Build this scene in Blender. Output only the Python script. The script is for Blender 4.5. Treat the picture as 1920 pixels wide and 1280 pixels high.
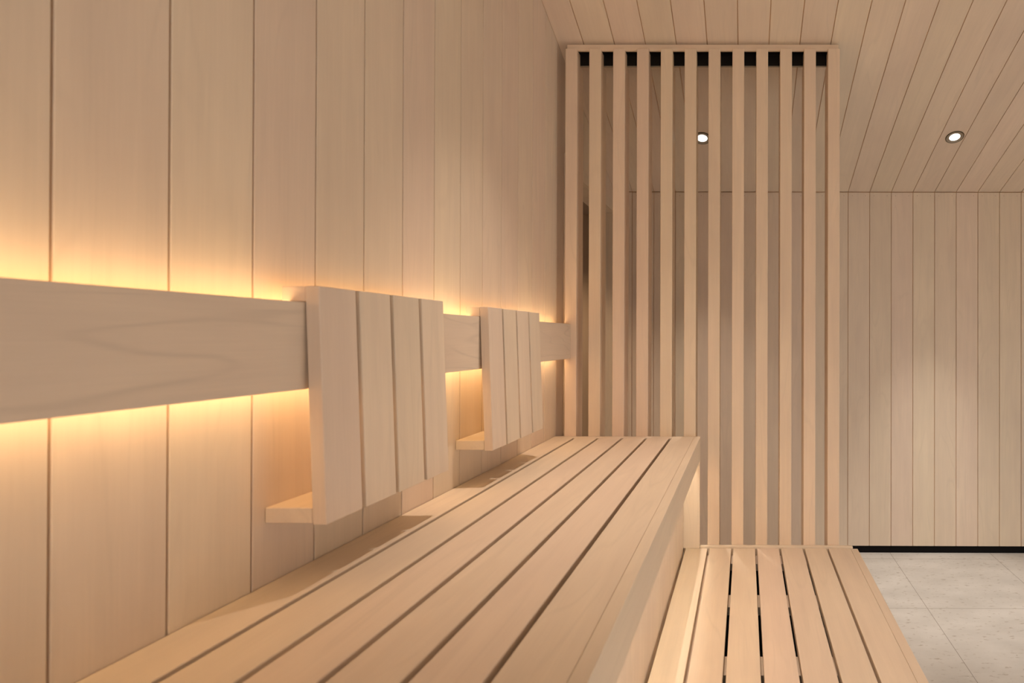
import bpy, bmesh, math, random
from mathutils import Vector, Matrix
random.seed(7)
for o in list(bpy.data.objects): bpy.data.objects.remove(o)
scene = bpy.context.scene
COL = scene.collection

# ------------------------------------------------------------------ place (metres, floor at z = 0)
H = 1.2895                      # eye height
WX = -0.794                     # left wall face
BY = 3.361                      # back wall face
RX = 2.60                       # right wall face
NY = -2.60                      # rear end of the room (wall behind the photographer, opening added for ambient light)
PW = 0.13043                    # cladding board width
SL = -0.3513                    # ceiling slope (drops towards the back wall)
CZB = H + 0.8857                # ceiling height at the back wall
def cz(y): return CZB + SL * (y - BY)
SY = 2.318                      # front of the slatted screen
UZ = H - 0.4087                 # upper bench top
LZ = H - 0.866                  # lower bench top
BENCH_NEAR = -1.10

# ------------------------------------------------------------------ camera
f, cx, cy, yaw, pitch, roll = 1043.47, 1393.11, 630.09, -0.00429, 0.00394, -0.00202
c_, s_ = math.cos, math.sin
Ry = Matrix(((c_(yaw), -s_(yaw), 0), (s_(yaw), c_(yaw), 0), (0, 0, 1)))
Rp = Matrix(((1, 0, 0), (0, c_(pitch), s_(pitch)), (0, -s_(pitch), c_(pitch))))
Rr = Matrix(((c_(roll), 0, -s_(roll)), (0, 1, 0), (s_(roll), 0, c_(roll))))
RT = (Rr @ Rp @ Ry).transposed()
cam = bpy.data.cameras.new('camera'); co = bpy.data.objects.new('camera', cam); COL.objects.link(co)
m = Matrix.Identity(4)
for i in range(3):
    m[i][0] = RT[i][0]; m[i][1] = RT[i][2]; m[i][2] = -RT[i][1]
m[2][3] = H
co.matrix_world = m
cam.sensor_width = 36; cam.lens = f * 36 / 1920
cam.shift_x = -(cx - 960) / 1920; cam.shift_y = (cy - 640) / 1920
cam.clip_start = 0.02
cam.dof.use_dof = True; cam.dof.focus_distance = 2.5; cam.dof.aperture_fstop = 5.0
scene.camera = co

# ------------------------------------------------------------------ world, exposure
w = bpy.data.worlds.new('world'); scene.world = w; w.use_nodes = True
bg = w.node_tree.nodes['Background']
WORLD_RGB = (2.22,2.15,2.03)
bg.inputs[0].default_value = (*WORLD_RGB, 1); bg.inputs[1].default_value = 1.0
vs = scene.view_settings
vs.view_transform = 'Standard'; vs.look = 'None'; vs.gamma = 1; vs.use_curve_mapping = False
vs.exposure = 0.0
RAIL_RGB = (10.6,7.2,3.6)      # hidden light strips behind the back rail
NOSE_RGB = (31,28,22.5)       # hidden light strip under the nose of the upper bench
FARL_RGB = (55,48,40)     # downlight behind the screen
FARR_RGB = (122,110,98)     # downlight right of the screen
MIDL_FILL_RGB = (80,65,54)     # added fill downlights over the middle of the room, outside the frame
MIDR_FILL_RGB = (38,34,30)  # second added fill downlight, over the tiled floor
REAR_FILL_RGB = (0.5,0.45,0.4)       # added fill downlight, unseen, behind the photographer
HALL_FILL_RGB = (36,25,16)  # added fill lamp that brightens the hall
LENS_RGB = (2.5,2.4,2.2)     # glow of every lamp lens

# ------------------------------------------------------------------ materials
def new_mat(name):
    mt = bpy.data.materials.new(name); mt.use_nodes = True
    return mt, mt.node_tree.nodes, mt.node_tree.links, mt.node_tree.nodes['Principled BSDF']
WOOD = (0.80, 0.66, 0.525)
def wood(name, axis, base=WOOD, ring=0.05, sharp=5.0, fine=0.035, vary=0.06, rough=0.5):
    """pale aspen, grain along the given object axis; 'pid' is a random number per board"""
    mt, N, L, P = new_mat(name)
    tc = N.new('ShaderNodeTexCoord'); at = N.new('ShaderNodeAttribute'); at.attribute_name = 'pid'
    off = N.new('ShaderNodeVectorMath'); off.operation = 'MULTIPLY_ADD'
    off.inputs[1].default_value = (1, 1, 1)
    sc = N.new('ShaderNodeVectorMath'); sc.operation = 'SCALE'; sc.inputs['Scale'].default_value = 37.0
    cmb = N.new('ShaderNodeCombineXYZ')
    for i in range(3): L.new(at.outputs['Fac'], cmb.inputs[i])
    L.new(cmb.outputs[0], sc.inputs[0]); L.new(tc.outputs['Object'], off.inputs[0]); L.new(sc.outputs[0], off.inputs[2])
    def mapped(along):
        mp = N.new('ShaderNodeMapping'); s = [1, 1, 1]; s['XYZ'.index(axis)] = along
        mp.inputs['Scale'].default_value = s; L.new(off.outputs[0], mp.inputs[0]); return mp
    def noise(mp, scale, detail, dist=0.0, rgh=0.5):
        n = N.new('ShaderNodeTexNoise'); n.inputs['Scale'].default_value = scale; n.inputs['Detail'].default_value = detail
        n.inputs['Distortion'].default_value = dist; n.inputs['Roughness'].default_value = rgh
        L.new(mp.outputs[0], n.inputs['Vector']); return n
    def mth(op, a, b=None):
        n = N.new('ShaderNodeMath'); n.operation = op
        for k, v in ((0, a), (1, b)):
            if v is None: continue
            if isinstance(v, (int, float)): n.inputs[k].default_value = v
            else: L.new(v, n.inputs[k])
        return n.outputs[0]
    fibre = noise(mapped(0.03), 260, 3)
    mid = noise(mapped(0.06), 38, 4, 0.3)
    cloud = noise(mapped(0.35), 9, 2)
    rings = noise(mapped(0.13), 7.5, 2, 0.25)
    r = mth('SINE', mth('MULTIPLY', rings.outputs['Fac'], 62.0))
    r = mth('POWER', mth('MAXIMUM', r, 0.0), sharp)
    if axis == 'Y' and sharp > 8: amt_lo = 0.36
    else: amt_lo = 0.44
    amt = mth('MULTIPLY', mth('MAXIMUM', mth('SUBTRACT', cloud.outputs['Fac'], amt_lo), 0.0), 5.0)   # rings show in patches only
    r = mth('MULTIPLY', mth('MULTIPLY', r, mth('MINIMUM', amt, 1.0)), ring)
    v = mth('ADD', mth('MULTIPLY', mth('SUBTRACT', fibre.outputs['Fac'], 0.5), fine * 2.2),
            mth('MULTIPLY', mth('SUBTRACT', mid.outputs['Fac'], 0.5), fine * 4))
    v = mth('ADD', v, mth('MULTIPLY', mth('SUBTRACT', cloud.outputs['Fac'], 0.5), 0.20))
    tone = mth('MULTIPLY', mth('SUBTRACT', at.outputs['Fac'], 0.5), vary)
    v = mth('SUBTRACT', mth('ADD', mth('ADD', v, 1.0), tone), r)
    wn = N.new('ShaderNodeTexWhiteNoise'); wn.noise_dimensions = '1D'; L.new(at.outputs['Fac'], wn.inputs['W'])
    mx = N.new('ShaderNodeMix'); mx.data_type = 'RGBA'
    b = base
    mx.inputs['A'].default_value = (b[0] * 1.005, b[1] * 0.975, b[2] * 1.01, 1)
    mx.inputs['B'].default_value = (b[0] * 0.985, b[1] * 1.02, b[2] * 0.98, 1)
    L.new(mth('ADD', mth('MULTIPLY', wn.outputs['Value'], 0.6), mth('MULTIPLY', cloud.outputs['Fac'], 0.4)), mx.inputs['Factor'])
    vm = N.new('ShaderNodeVectorMath'); vm.operation = 'SCALE'
    L.new(mx.outputs['Result'], vm.inputs[0]); L.new(v, vm.inputs['Scale'])
    L.new(vm.outputs[0], P.inputs['Base Color'])
    P.inputs['Roughness'].default_value = rough; P.inputs['Specular IOR Level'].default_value = 0.35
    bp = N.new('ShaderNodeBump'); bp.inputs['Strength'].default_value = 0.06; bp.inputs['Distance'].default_value = 0.002
    L.new(fibre.outputs['Fac'], bp.inputs['Height']); L.new(bp.outputs[0], P.inputs['Normal'])
    return mt
def plain(name, col, rough=0.5, metal=0.0, spec=0.5, emit=None, strength=0):
    mt, N, L, P = new_mat(name)
    P.inputs['Base Color'].default_value = (*col, 1); P.inputs['Roughness'].default_value = rough
    P.inputs['Metallic'].default_value = metal; P.inputs['Specular IOR Level'].default_value = spec
    if emit:
        P.inputs['Emission Color'].default_value = (*emit, 1); P.inputs['Emission Strength'].default_value = strength
    n = N.new('ShaderNodeTexNoise'); n.inputs['Scale'].default_value = 60
    b = N.new('ShaderNodeBump'); b.inputs['Strength'].default_value = 0.03; b.inputs['Distance'].default_value = 0.001
    L.new(n.outputs['Fac'], b.inputs['Height']); L.new(b.outputs[0], P.inputs['Normal'])
    return mt
W_X = wood('aspen_grain_x', 'X'); W_Y = wood('aspen_grain_y', 'Y'); W_Z = wood('aspen_grain_z', 'Z')
W_RAIL = wood('aspen_figured_rail', 'Y', ring=0.10, sharp=14.0)
W_SCREEN = wood('aspen_screen_batten', 'Z', base=(0.85, 0.675, 0.51)); W_SCREEN_X = wood('aspen_screen_header', 'X', base=(0.85, 0.675, 0.51))
W_BACK = wood('aspen_backing', 'Z', base=(0.74, 0.47, 0.27))
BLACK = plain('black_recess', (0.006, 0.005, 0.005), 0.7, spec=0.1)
STEEL = plain('blackened_steel', (0.008, 0.006, 0.005), 0.5, spec=0.15)
BRONZE = plain('dark_bronze_ring', (0.10, 0.07, 0.035), 0.35, metal=0.6)
REFL = plain('satin_reflector', (0.36, 0.31, 0.24), 0.6, metal=0.2)
LAMP = plain("lamp_glow", (1, 1, 1), emit=LENS_RGB, strength=1)
LEDM = plain('led_glow', (1, 0.8, 0.5), emit=RAIL_RGB, strength=1)
LEDN = plain('led_glow_bench', (1, 0.8, 0.5), emit=NOSE_RGB, strength=1)
NAIL = plain('brad_nail', (0.22, 0.13, 0.08), 0.6)
DARKW = plain('hall_plaster', (0.50, 0.38, 0.27), 0.8)

def floor_mat():
    mt, N, L, P = new_mat('grey_stone_tile')
    tc = N.new('ShaderNodeTexCoord')
    def noise(scale, detail, sx=1.0):
        mp = N.new('ShaderNodeMapping'); mp.inputs['Scale'].default_value = (sx, 1, 1); L.new(tc.outputs['Object'], mp.inputs[0])
        n = N.new('ShaderNodeTexNoise'); n.inputs['Scale'].default_value = scale; n.inputs['Detail'].default_value = detail
        L.new(mp.outputs[0], n.inputs['Vector']); return n.outputs['Fac']
    def ramp(src, stops):
        r = N.new('ShaderNodeValToRGB'); L.new(src, r.inputs[0]); e = r.color_ramp.elements
        e[0].position, e[0].color = stops[0][0], (*stops[0][1], 1); e[1].position, e[1].color = stops[1][0], (*stops[1][1], 1)
        return r.outputs[0]
    def mul(a, b, fac=1.0, mode='MULTIPLY'):
        x = N.new('ShaderNodeMix'); x.data_type = 'RGBA'; x.blend_type = mode; x.inputs['Factor'].default_value = fac
        L.new(a, x.inputs['A']); L.new(b, x.inputs['B']); return x.outputs['Result']
    base = ramp(noise(7, 8, 0.6), ((0.3, (0.54, 0.52, 0.49)), (0.7, (0.66, 0.64, 0.61))))
    fleck = ramp(noise(70, 4, 0.45), ((0.30, (0.72, 0.68, 0.64)), (0.40, (1, 1, 1))))
    lite = ramp(noise(95, 2, 0.6), ((0.70, (0, 0, 0)), (0.78, (0.12, 0.12, 0.115))))
    c = mul(base, fleck); c = mul(c, lite, 1.0, 'ADD')
    vo = N.new('ShaderNodeTexVoronoi'); vo.inputs['Scale'].default_value = 13; L.new(tc.outputs['Object'], vo.inputs['Vector'])
    spot = ramp(vo.outputs['Distance'], ((0.025, (0.6, 0.57, 0.53)), (0.05, (1, 1, 1)))); c = mul(c, spot)
    br = N.new('ShaderNodeTexBrick'); br.offset = 0.0; br.squash = 1.0
    mp = N.new('ShaderNodeMapping'); mp.inputs['Location'].default_value = (-0.87387 + 6.0, -3.27245 + 6.0, 0)
    L.new(tc.outputs['Object'], mp.inputs[0]); L.new(mp.outputs[0], br.inputs['Vector'])
    br.inputs['Scale'].default_value = 1.0; br.inputs['Brick Width'].default_value = 0.6; br.inputs['Row Height'].default_value = 0.6
    br.inputs['Mortar Size'].default_value = 0.0015; br.inputs['Mortar Smooth'].default_value = 0.0
    br.inputs['Color1'].default_value = (1, 1, 1, 1); br.inputs['Color2'].default_value = (0.97, 0.97, 0.97, 1)
    br.inputs['Mortar'].default_value = (0.50, 0.47, 0.44, 1)
    c = mul(c, br.outputs['Color'])
    L.new(c, P.inputs['Base Color']); P.inputs['Roughness'].default_value = 0.55; P.inputs['Specular IOR Level'].default_value = 0.4
    return mt
FLOOR = floor_mat()

# ------------------------------------------------------------------ mesh helpers
class MB:
    """collects chamfered boards into one mesh; each board gets its own 'pid' tone"""
    def __init__(s): s.bm = bmesh.new(); s.pid = s.bm.faces.layers.float.new('pid')
    def mark(s, faces, mi=0, pid=None):
        p = random.random() if pid is None else pid
        for q in faces: q[s.pid] = p; q.material_index = mi
    def hexa(s, v, ch=0.0, mi=0, pid=None, seg=1):
        """v: 8 corners, bottom ring 0-3 (ccw from above), top ring 4-7"""
        b = bmesh.new(); vv = [b.verts.new(p) for p in v]
        for q in ((3, 2, 1, 0), (4, 5, 6, 7), (0, 1, 5, 4), (1, 2, 6, 5), (2, 3, 7, 6), (3, 0, 4, 7)): b.faces.new([vv[i] for i in q])
        if ch: bmesh.ops.bevel(b, geom=list(b.edges), offset=ch, segments=seg, affect='EDGES', profile=0.5)
        s.absorb(b, mi, pid)
    def absorb(s, b, mi=0, pid=None):
        mp = {v: s.bm.verts.new(v.co) for v in b.verts}; fs = []
        for q in b.faces: fs.append(s.bm.faces.new([mp[v] for v in q.verts]))
        s.mark(fs, mi, pid); b.free()
    def box(s, x0, x1, y0, y1, z0, z1, ch=0.001, mi=0, pid=None, seg=1):
        s.hexa([(x0, y0, z0), (x1, y0, z0), (x1, y1, z0), (x0, y1, z0), (x0, y0, z1), (x1, y0, z1), (x1, y1, z1), (x0, y1, z1)], ch, mi, pid, seg)
    def prism(s, poly, x0, x1, ch=0.0, mi=0, pid=None, axes='YZX'):
        """polygon in the first two axes, extruded along the third"""
        idx = ['XYZ'.index(a) for a in axes]; b = bmesh.new(); rings = []
        for e in (x0, x1):
            r = []
            for p in poly:
                c = [0, 0, 0]; c[idx[0]] = p[0]; c[idx[1]] = p[1]; c[idx[2]] = e; r.append(b.verts.new(c))
            rings.append(r)
        b.faces.new(rings[0]); b.faces.new(rings[1][::-1]); n = len(poly)
        for i in range(n): b.faces.new((rings[0][i], rings[1][i], rings[1][(i + 1) % n], rings[0][(i + 1) % n]))
        bmesh.ops.recalc_face_normals(b, faces=b.faces)
        if ch: bmesh.ops.bevel(b, geom=list(b.edges), offset=ch, segments=1, affect='EDGES')
        s.absorb(b, mi, pid)
    def lathe(s, prof, cxy, n=40, mi=0):
        rings = []
        for r, z in prof: rings.append([s.bm.verts.new((cxy[0] + r * math.cos(2 * math.pi * k / n), cxy[1] + r * math.sin(2 * math.pi * k / n), z)) for k in range(n)])
        fs = []
        for a, b in zip(rings, rings[1:]):
            for k in range(n): fs.append(s.bm.faces.new((a[k], a[(k + 1) % n], b[(k + 1) % n], b[k])))
        for q in fs: q.smooth = True
        s.mark(fs, mi, 0.5)
        return rings
    def build(s, name, mats, parent=None, origin=(0, 0, 0)):
        if not isinstance(mats, (list, tuple)): mats = [mats]
        o = Vector(origin)
        for v in s.bm.verts: v.co -= o
        me = bpy.data.meshes.new(name); bmesh.ops.recalc_face_normals(s.bm, faces=s.bm.faces); s.bm.to_mesh(me); s.bm.free()
        for mt in mats: me.materials.append(mt)
        ob = bpy.data.objects.new(name, me); COL.objects.link(ob); ob.location = o
        if parent:
            ob.parent = parent; ob.location = o - parent.location
        return ob
def struct(o): o['kind'] = 'structure'; return o
def thing(name, loc, label, cat, group=None):
    o = bpy.data.objects.new(name, None); COL.objects.link(o); o.location = loc; o.empty_display_size = 0.1
    return tag(o, label, cat, group)
def tag(o, label, cat, group=None):
    o['label'] = label; o['category'] = cat
    if group: o['group'] = group
    return o

# ------------------------------------------------------------------ floor
b = MB(); b.box(-2.4, RX + 0.15, NY, BY + 0.1, -0.05, 0.0, 0); struct(b.build('floor', FLOOR))

# ------------------------------------------------------------------ cladding: boards with a shallow groove between them
G = 0.0032      # groove between boards
D = 0.014       # board thickness
GD = 0.0055     # depth of the groove down to the tongue
CH = 0.0009
# door opening in the left wall, behind the screen
DY0, DY1, DZ = 2.475, 3.335, H + 0.752
Y0 = 0.63285
b = MB()
i = -26
while True:
    a = Y0 + i * PW; e = a + PW
    if a > BY: break
    a2, e2 = a + G / 2, min(e, BY) - G / 2
    i += 1
    if e2 < NY + 0.02: continue
    a2 = max(a2, NY)
    cuts = [a2] + [q for q in (DY0, DY1) if a2 + 0.004 < q < e2 - 0.004] + [e2]; pid = random.random()
    for p, q in zip(cuts, cuts[1:]):
        z0 = DZ if (p + q) / 2 > DY0 and (p + q) / 2 < DY1 else 0.036
        b.hexa([(WX - D, p, z0), (WX, p, z0), (WX, q, z0), (WX - D, q, z0),
                (WX - D, p, cz(p)), (WX, p, cz(p)), (WX, q, cz(q)), (WX - D, q, cz(q))], CH, 0, pid)
for p, q, z0 in ((NY, DY0, 0.0), (DY0, DY1, DZ), (DY1, BY, 0.0)):
    b.hexa([(WX - 0.10, p, z0), (WX - GD, p, z0), (WX - GD, q, z0), (WX - 0.10, q, z0),
            (WX - 0.10, p, cz(p)), (WX - GD, p, cz(p)), (WX - GD, q, cz(q)), (WX - 0.10, q, cz(q))], 0, 1)
struct(b.build('wall_left', [W_Z, W_BACK]))

b = MB(); X0 = 0.61863; k = -11
while X0 + k * PW < RX:
    a = max(X0 + k * PW + G / 2, WX); e = min(X0 + (k + 1) * PW - G / 2, RX); k += 1
    if e - a < 0.004: continue
    b.box(a, e, BY, BY + D, 0.042, CZB - 0.003, CH)
    if e - a > 0.1:
        for xx in (a + 0.024, e - 0.024):      # brad nails near the top edge
            b.box(xx - 0.0012, xx + 0.0012, BY - 0.0004, BY + 0.002, CZB - 0.0245, CZB - 0.0215, 0, 2)
b.box(WX, RX, BY + GD, BY + 0.08, 0.042, CZB, 0, 1); b.box(WX, RX, BY + D, BY + .08, 0, .042, 0, 1)
struct(b.build('wall_back', [W_Z, W_BACK, NAIL]))
b = MB(); b.box(WX, RX, BY + 0.004, BY + D, 0, 0.0415, 0); struct(b.build('baseboard_back', BLACK))
b = MB(); b.box(WX - D, WX - 0.007, NY, DY0 - .05, 0, 0.0355, 0); struct(b.build('baseboard_left', BLACK))

# right wall, out of the frame, with a low opening added to light the benches from the side
b = MB(); y = NY; WY0, WY1, WZ = 0.0, 2.4, 1.05
while y < BY:
    q = min(y + PW - G, BY); z0 = WZ if WY0 < (y + q) / 2 < WY1 else 0.036
    b.hexa([(RX, y, z0), (RX + D, y, z0), (RX + D, q, z0), (RX, q, z0), (RX, y, cz(y)), (RX + D, y, cz(y)), (RX + D, q, cz(q)), (RX, q, cz(q))], 0)
    y += PW
for p, q, z0 in ((NY, WY0 + .03, 0), (WY0 + .03, WY1 - .03, WZ + .01), (WY1 - .03, BY, 0)):
    b.hexa([(RX + GD, p, z0), (RX + .1, p, z0), (RX + .1, q, z0), (RX + GD, q, z0), (RX + GD, p, cz(p)), (RX + .1, p, cz(p)), (RX + .1, q, cz(q)), (RX + GD, q, cz(q))], 0, 1)
struct(b.build('wall_right', [W_Z, W_BACK]))

# rear wall behind the photographer, with a wide unglazed opening added to let ambient light in
b = MB(); k = -11
while X0 + k * PW < RX:
    a = max(X0 + k * PW + G / 2, WX); e = min(X0 + (k + 1) * PW - G / 2, RX); k += 1
    if e - a < 0.004: continue
    z0 = 0.036 if not (-0.3 < a < 2.45) else 1.95
    b.box(a, e, NY - D, NY, z0, cz(NY), 0)
b.box(WX, -0.27, NY - .08, NY - D + .002, 0, cz(NY), 0, 1); b.box(2.44, RX, NY - .08, NY - D + .002, 0, cz(NY), 0, 1); b.box(-0.27, 2.44, NY - .08, NY - D + .002, 1.96, cz(NY), 0, 1)
struct(b.build('wall_rear', [W_Z, W_BACK]))

# ceiling: local frame with its origin at the back wall, local -Y running up the slope
ang = math.atan(SL); cs = math.cos(ang)
b = MB(); Llen = (BY - NY) / cs; k = -11
while X0 + k * PW < RX:
    a = max(X0 + k * PW + G / 2, WX); e = min(X0 + (k + 1) * PW - G / 2, RX); k += 1
    if e - a < 0.004: continue
    b.box(a, e, -Llen, -0.001, 0, D, CH)
b.box(WX - .1, RX + .1, -Llen, 0.03, GD, 0.08, 0, 1)
ce = struct(b.build('ceiling', [W_Y, W_BACK])); ce.location = (0, BY, CZB); ce.rotation_euler = (ang, 0, 0)

# ------------------------------------------------------------------ doorway behind the screen and the dark hall beyond
b = MB(); cw = 0.055
xo, xi, xf, q = WX - .101, WX + .0004, WX + .013, .003
for y0, y1, z0, z1 in ((DY0 - cw, DY0 + q, 0, DZ + cw), (DY0 + q, DY1 - q, DZ - q, DZ + cw), (DY1 - q, BY - .0006, 0, DZ + cw)):
    b.box(xi, xf, y0, y1, z0, z1, 0.001)                       # face trim
b.box(xo, xi, DY0 - .02, DY0 + q, 0, DZ - q, 0); b.box(xo, xi, DY1 - q, DY1 + .02, 0, DZ - q, 0); b.box(xo, xi, DY0, DY1, DZ - q, DZ + .01, 0)   # lining
struct(b.build('door_1', W_Z))
b = MB()
b.box(-2.3, WX - .10, BY, BY + .08, 0, DZ, 0)
b.box(-2.3, WX - .10, DY0 - 0.7, BY + .08, DZ - 0.004, DZ + .06, 0, 1)
b.box(-2.38, -2.3, DY0 - 0.7, BY + .08, 0, DZ, 0)
b.box(-2.3, WX - .10, DY0 - 0.78, DY0 - .7, 0, DZ, 0)
struct(b.build('wall_hall', [DARKW, plain('hall_ceiling', (0.34, 0.25, 0.18), 0.8)]))

# ------------------------------------------------------------------ slatted screen
SP, SW, SD, SX = 0.09973, 0.0492, 0.090, -0.7545
ST = H + 1.2095; HB = H + 1.2055; SILL = H - 0.8575
SR = SX + 11 * SP + SW
scr = thing('slatted_screen', ((SX + SR) / 2, SY + SD / 2, 0), 'pale wooden slatted screen of twelve upright battens standing at the far end of the benches', 'screen')
for k in range(12):
    x = SX + k * SP; b = MB()
    poly = [(SY, 0.0), (SY + SD, 0.0), (SY + SD, H + 1.1575), (SY + .047, H + 1.1575), (SY + .047, HB - .0004), (SY + .0117, HB - .0004), (SY + .0117, ST), (SY, ST)]
    b.prism(poly, x, x + SW, 0.0016)
    b.build('slat', W_SCREEN, scr, (x + SW / 2, SY + SD / 2, 0))
b = MB()   # header board closed against the ceiling
y0, y1, y2, y3 = SY + .012, SY + .020, SY + .031, SY + .040
b.prism([(y0, HB), (y1, HB), (y1, H + 1.2200), (y3, H + 1.2200), (y3, cz(y3) - .0006), (y2, cz(y2) - .0006), (y0, H + 1.2315)], SX + 0.003, SR - 0.003, 0)
b.build('header', W_SCREEN_X, scr, (0, y0, HB))
b = MB(); ya, yc = SY + 0.0475, SY + 0.0555
b.prism([(ya, H + 1.1600), (yc, H + 1.1600), (yc, HB), (SY + .090, HB), (SY + .090, H + 1.2195), (SY + .0205, H + 1.2195), (SY + .0205, HB), (ya, HB)], SX, SR, 0)
b.build('beam', STEEL, scr, (0, ya, H + 1.16))
b = MB(); b.box(SX, SR, ya, yc, H + 1.1580, H + 1.1599, 0); b.build('edge_strip', REFL, scr, (0, ya, H + 1.158))
b = MB(); b.box(-0.1860, 0.4450, SY - 0.0165, SY - .0004, LZ - 0.028, SILL, 0.0012); b.build('sill', W_X, scr, (0, SY, LZ))

# ------------------------------------------------------------------ upper bench
ub = thing('sauna_bench', (-0.49, 0.6, 0), 'upper tier pale wood sauna bench with deep front fascia along the left wall', 'bench', None)
T = 0.028; ENDY = SY - 0.001
b = MB(); b.box(-0.7925, -0.7045, BENCH_NEAR, ENDY - .038, UZ - T, UZ, 0.0018, seg=2); b.build('seat_slat', W_Y, ub, (-0.75, 0, UZ))
for k in range(4):
    x0 = -0.6945 + k * 0.0983
    b = MB(); b.box(x0, x0 + 0.0883, BENCH_NEAR, ENDY - .038, UZ - T, UZ, 0.0018, seg=2); b.build('seat_slat', W_Y, ub, (x0, 0, UZ))
b = MB(); b.box(-0.3013, -0.2112, BENCH_NEAR, ENDY - .0005, UZ - T, UZ, 0.0012, seg=2); b.build('seat_slat', W_Y, ub, (-0.3, 0, UZ))
b = MB(); b.box(-0.7925, -0.3020, ENDY - .0375, ENDY, UZ - T, UZ, 0.0012); b.build('end_trim', W_X, ub, (-0.5, ENDY, UZ))
b = MB(); b.box(-0.2108, -0.1860, BENCH_NEAR, ENDY, UZ - 0.093, UZ, 0.0012, seg=2); b.build('fascia', W_Y, ub, (-0.19, 0, UZ))
RXX = -0.2534
b = MB(); y = BENCH_NEAR; 
while y < ENDY - .03:
    q = min(y + 0.62, ENDY - 0.03); b.box(RXX - 0.018, RXX, y + .0002, q - .0002, 0.002, UZ - T - .0005, 0.0003); y = q
b.build('riser_panel', W_Z, ub, (RXX, 0, 0))
b = MB(); zq = UZ - T - .0005; b.prism([(-0.785, 0.002), (RXX - .0185, 0.002), (RXX - .0185, LZ + .001), (-0.1865, LZ + .001), (-0.1865, zq - .0), (-0.785, zq)], ENDY - 0.022, ENDY - .0005, 0.0005, axes='XZY')
ep = b.build('end_panel', W_Z, ub, (-0.22, ENDY, 0))
for y in (-.95, -.3, .36, 1.02, 1.68):
    b = MB(); b.box(-0.785, RXX - .02, y, y + .045, UZ - T - .07, UZ - T - .0005, 0.001)
    b.build('cross_joist', W_X, ub, (-.5, y, UZ - T))
b = MB(); b.box(RXX + 0.024, RXX + 0.036, BENCH_NEAR + .05, ENDY - .09, UZ - T - .0030, UZ - T - .001, 0); b.build('light_strip', LEDN, ub, (RXX, 0, UZ - T))

# ------------------------------------------------------------------ lower bench
lb = thing('sauna_bench', (0.1, 0.6, 0), 'lower step bench of seven pale slats with open gaps above the grey tile floor', 'bench', None)
LE = SY - 0.017
xs = [-0.2443 + k * 0.0982 for k in range(7)]
for k, x in enumerate(xs):
    wd = 0.0893 if k < 6 else 0.0905
    b = MB(); b.box(x, x + wd, BENCH_NEAR, LE, LZ - T, LZ, 0.0016, seg=2); b.build('seat_slat', W_Y, lb, (x, 0, LZ))
xn = xs[6] + 0.0910
b = MB(); b.box(xn, xn + 0.0285, BENCH_NEAR, LE, LZ - 0.093, LZ, 0.0012, seg=2); b.build('fascia', W_Y, lb, (xn, 0, LZ))
for y in (2.214, 1.857, 1.482, 1.110, .740, .37, 0, -.37, -.74):
    y1 = min(y + 0.088, LE)
    b = MB(); b.box(-.0975, .3045, y, y1, LZ - T - .0285, LZ - T - .0005, 0.001); b.build('cross_batten', W_X, lb, (0, y, LZ - T))
for x0, x1 in ((RXX + .001, -0.098), (0.305, 0.428)):
    b = MB(); b.box(x0, x1, BENCH_NEAR + .02, LE - .002, LZ - T - .050, LZ - T - .0005, 0.001)
    b.build('side_joist', W_Y, lb, (x0, 0, LZ - T))
b = MB(); b.box(xs[6] - .018, xs[6], BENCH_NEAR + .02, LE, 0.002, LZ - T - .0505, 0.001); b.build('riser_panel', W_Z, lb, (xs[6], 0, 0))

b = MB(); b.box(RXX + .002, xs[6] - .019, BENCH_NEAR + .02, LE - .01, 0.0005, 0.004, 0); b.build('floor_shade_sheet', BLACK, lb, (0, 0, 0))  # black sheet stands in for the shade under the bench
b = MB(); b.box(RXX + .002, xs[6] - .019, LE - .012, LE - .003, 0.0045, LZ - T - .0510, 0); b.box(-.0975, .3045, LE - .012, LE - .003, LZ - T - .0509, LZ - T - .0290, 0); b.build('end_shade_board', BLACK, lb, (0, LE, 0))  # black boards added to keep the space below the slats in shade

# ------------------------------------------------------------------ rail with hidden warm light
RT_, RB_ = H + 0.0585, H - 0.0855
RF = -0.729
rail = thing('back_rail', (RF, 0.6, RB_), 'long horizontal wooden back rail glowing warm above and below on the left wall', 'rail')
b = MB(); b.box(RF - .026, RF, BENCH_NEAR, SY - .0008, RB_, RT_, 0.0012, pid=0.318, seg=2); b.build('board', W_RAIL, rail, (RF, 0, H))
for y in (-0.8, 0.1, 0.72, 1.40, 2.10):
    b = MB(); b.box(WX + .0005, RF - .0265, y, y + .03, H - .03, H + .005, 0.001)
    b.build('spacer', W_X, rail, (RF - .03, y, H))
for z0 in (RT_ - .013, RB_ + .011):
    b = MB(); b.box(RF - .039, RF - .0265, BENCH_NEAR + .02, SY - .02, z0, z0 + .002, 0); b.build('light_strip', LEDM, rail, (RF - .03, 0, z0))

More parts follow.
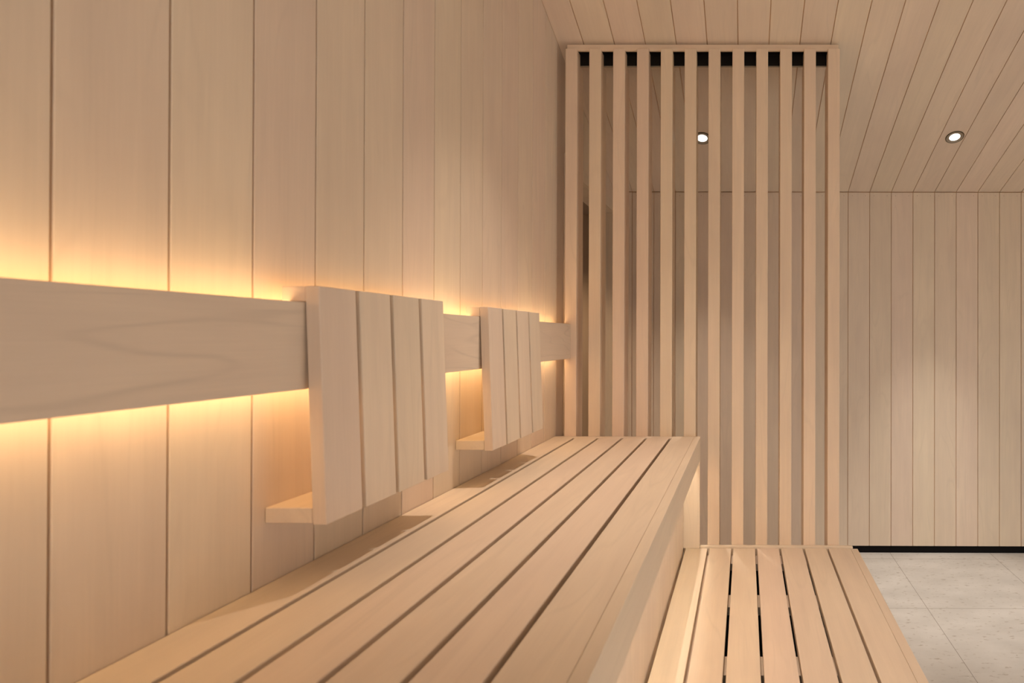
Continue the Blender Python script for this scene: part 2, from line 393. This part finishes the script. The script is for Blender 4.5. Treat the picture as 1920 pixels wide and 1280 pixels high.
# ------------------------------------------------------------------ backrests hung on the rail
def lerp(a, b, t): return a + (b - a) * t
def backrest(y0, label):
    zt, zb = H + 0.0855, H - 0.309
    th = 0.0235
    bt, bb = RF + .0008, RF + .0155           # back face X at top and bottom
    r = thing('backrest', ((bt + bb) / 2, y0 + .19, zb), label, 'backrest', 'backrests hung on the rail')
    for k in range(4):
        a = y0 + k * 0.0971; e = a + 0.0867; b = MB()
        b.hexa([(bb, a, zb), (bb + th, a, zb), (bb + th, e, zb), (bb, e, zb), (bt, a, zt), (bt + th, a, zt), (bt + th, e, zt), (bt, e, zt)], 0.0016, seg=2)
        b.build('slat', W_Z, r, (bb, a, zb))
    yw = y0 + .001; ye = y0 + 3 * .0971 + .0857
    b = MB(); b.box(RF - .039, bt - .0002, yw, ye, RT_ + .0006, zt - .0005, 0.0012); b.build('hook_board', W_Y, r, (RF, yw, RT_))
    xb = bb - .0015
    b = MB(); b.box(WX + .0006, xb, yw, ye, zb + .002, zb + .0275, 0.0012); b.build('lower_spacer', W_Y, r, (WX, yw, zb))
    return r
backrest(0.9165, 'larger looking slatted wooden backrest on the rail, nearer of the two')
backrest(1.5215, 'smaller looking slatted wooden backrest on the rail, closer to the slatted screen')

# ------------------------------------------------------------------ recessed downlights
def downlight(x, y, label, rgb, cone=66):
    r = tag(bpy.data.objects.new('downlight', None), label, 'ceiling light', 'recessed ceiling downlights'); COL.objects.link(r)
    r.location = (x, y, cz(y)); r.rotation_euler = (ang, 0, 0)
    def put(name, prof, mt, cap=False):
        b = MB(); rg = b.lathe(prof, (0, 0))
        if cap: b.mark([b.bm.faces.new(rg[-1])], 0, .5)
        me = b.build(name, mt); me.parent = r; return me
    put('trim_ring', [(.0425, -.0002), (.0425, -.0035), (.0448, -.0035), (.0468, -.0022), (.0472, -.0002)], BRONZE)
    put('reflector', [(.0425, -.0034), (.0405, -.003), (.0335, -.0018), (.0275, -.0006)], REFL)
    put('lens', [(.0274, -.0006), (.0255, -.0008), (.012, -.0009), (.001, -.0009)], LAMP, True)
    l = bpy.data.lights.new('bulb_light', 'SPOT'); l.energy = max(rgb); l.color = tuple(c / max(max(rgb), 1e-6) for c in rgb); l.spot_size = math.radians(cone); l.spot_blend = 1.0; l.shadow_soft_size = 0.010
    lo = bpy.data.objects.new('bulb_light', l); COL.objects.link(lo); lo.parent = r; lo.location = (0, 0, -.0145)
    lo.rotation_euler = (-ang, 0, 0)
    return r
downlight(-0.228, 2.905, 'round recessed downlight seen between the screen battens', FARL_RGB, 60)
downlight(1.087, 2.896, 'round recessed downlight in the open ceiling right of the screen', FARR_RGB, 48)
hl = downlight(-1.35, 2.80, 'added unseen fill downlight in the low ceiling of the hall behind the doorway', HALL_FILL_RGB, 100)  # unseen lamp, added so the hall is not black
hl.location.z = DZ - 0.004; hl.rotation_euler = (0, 0, 0)
downlight(-0.228, 1.59, 'added fill downlight in the ceiling above the upper bench, just outside the frame', MIDL_FILL_RGB)  # unseen lamp, added to light the benches from above
downlight(1.087, 1.59, 'added fill downlight in the ceiling above the tiled floor, just outside the frame', MIDR_FILL_RGB)  # unseen lamp, added to light the lower bench from the right
downlight(0.43, 0.27, 'added unseen fill downlight in the ceiling behind the photographer', REAR_FILL_RGB)  # unseen lamp, added as weak fill near the camera
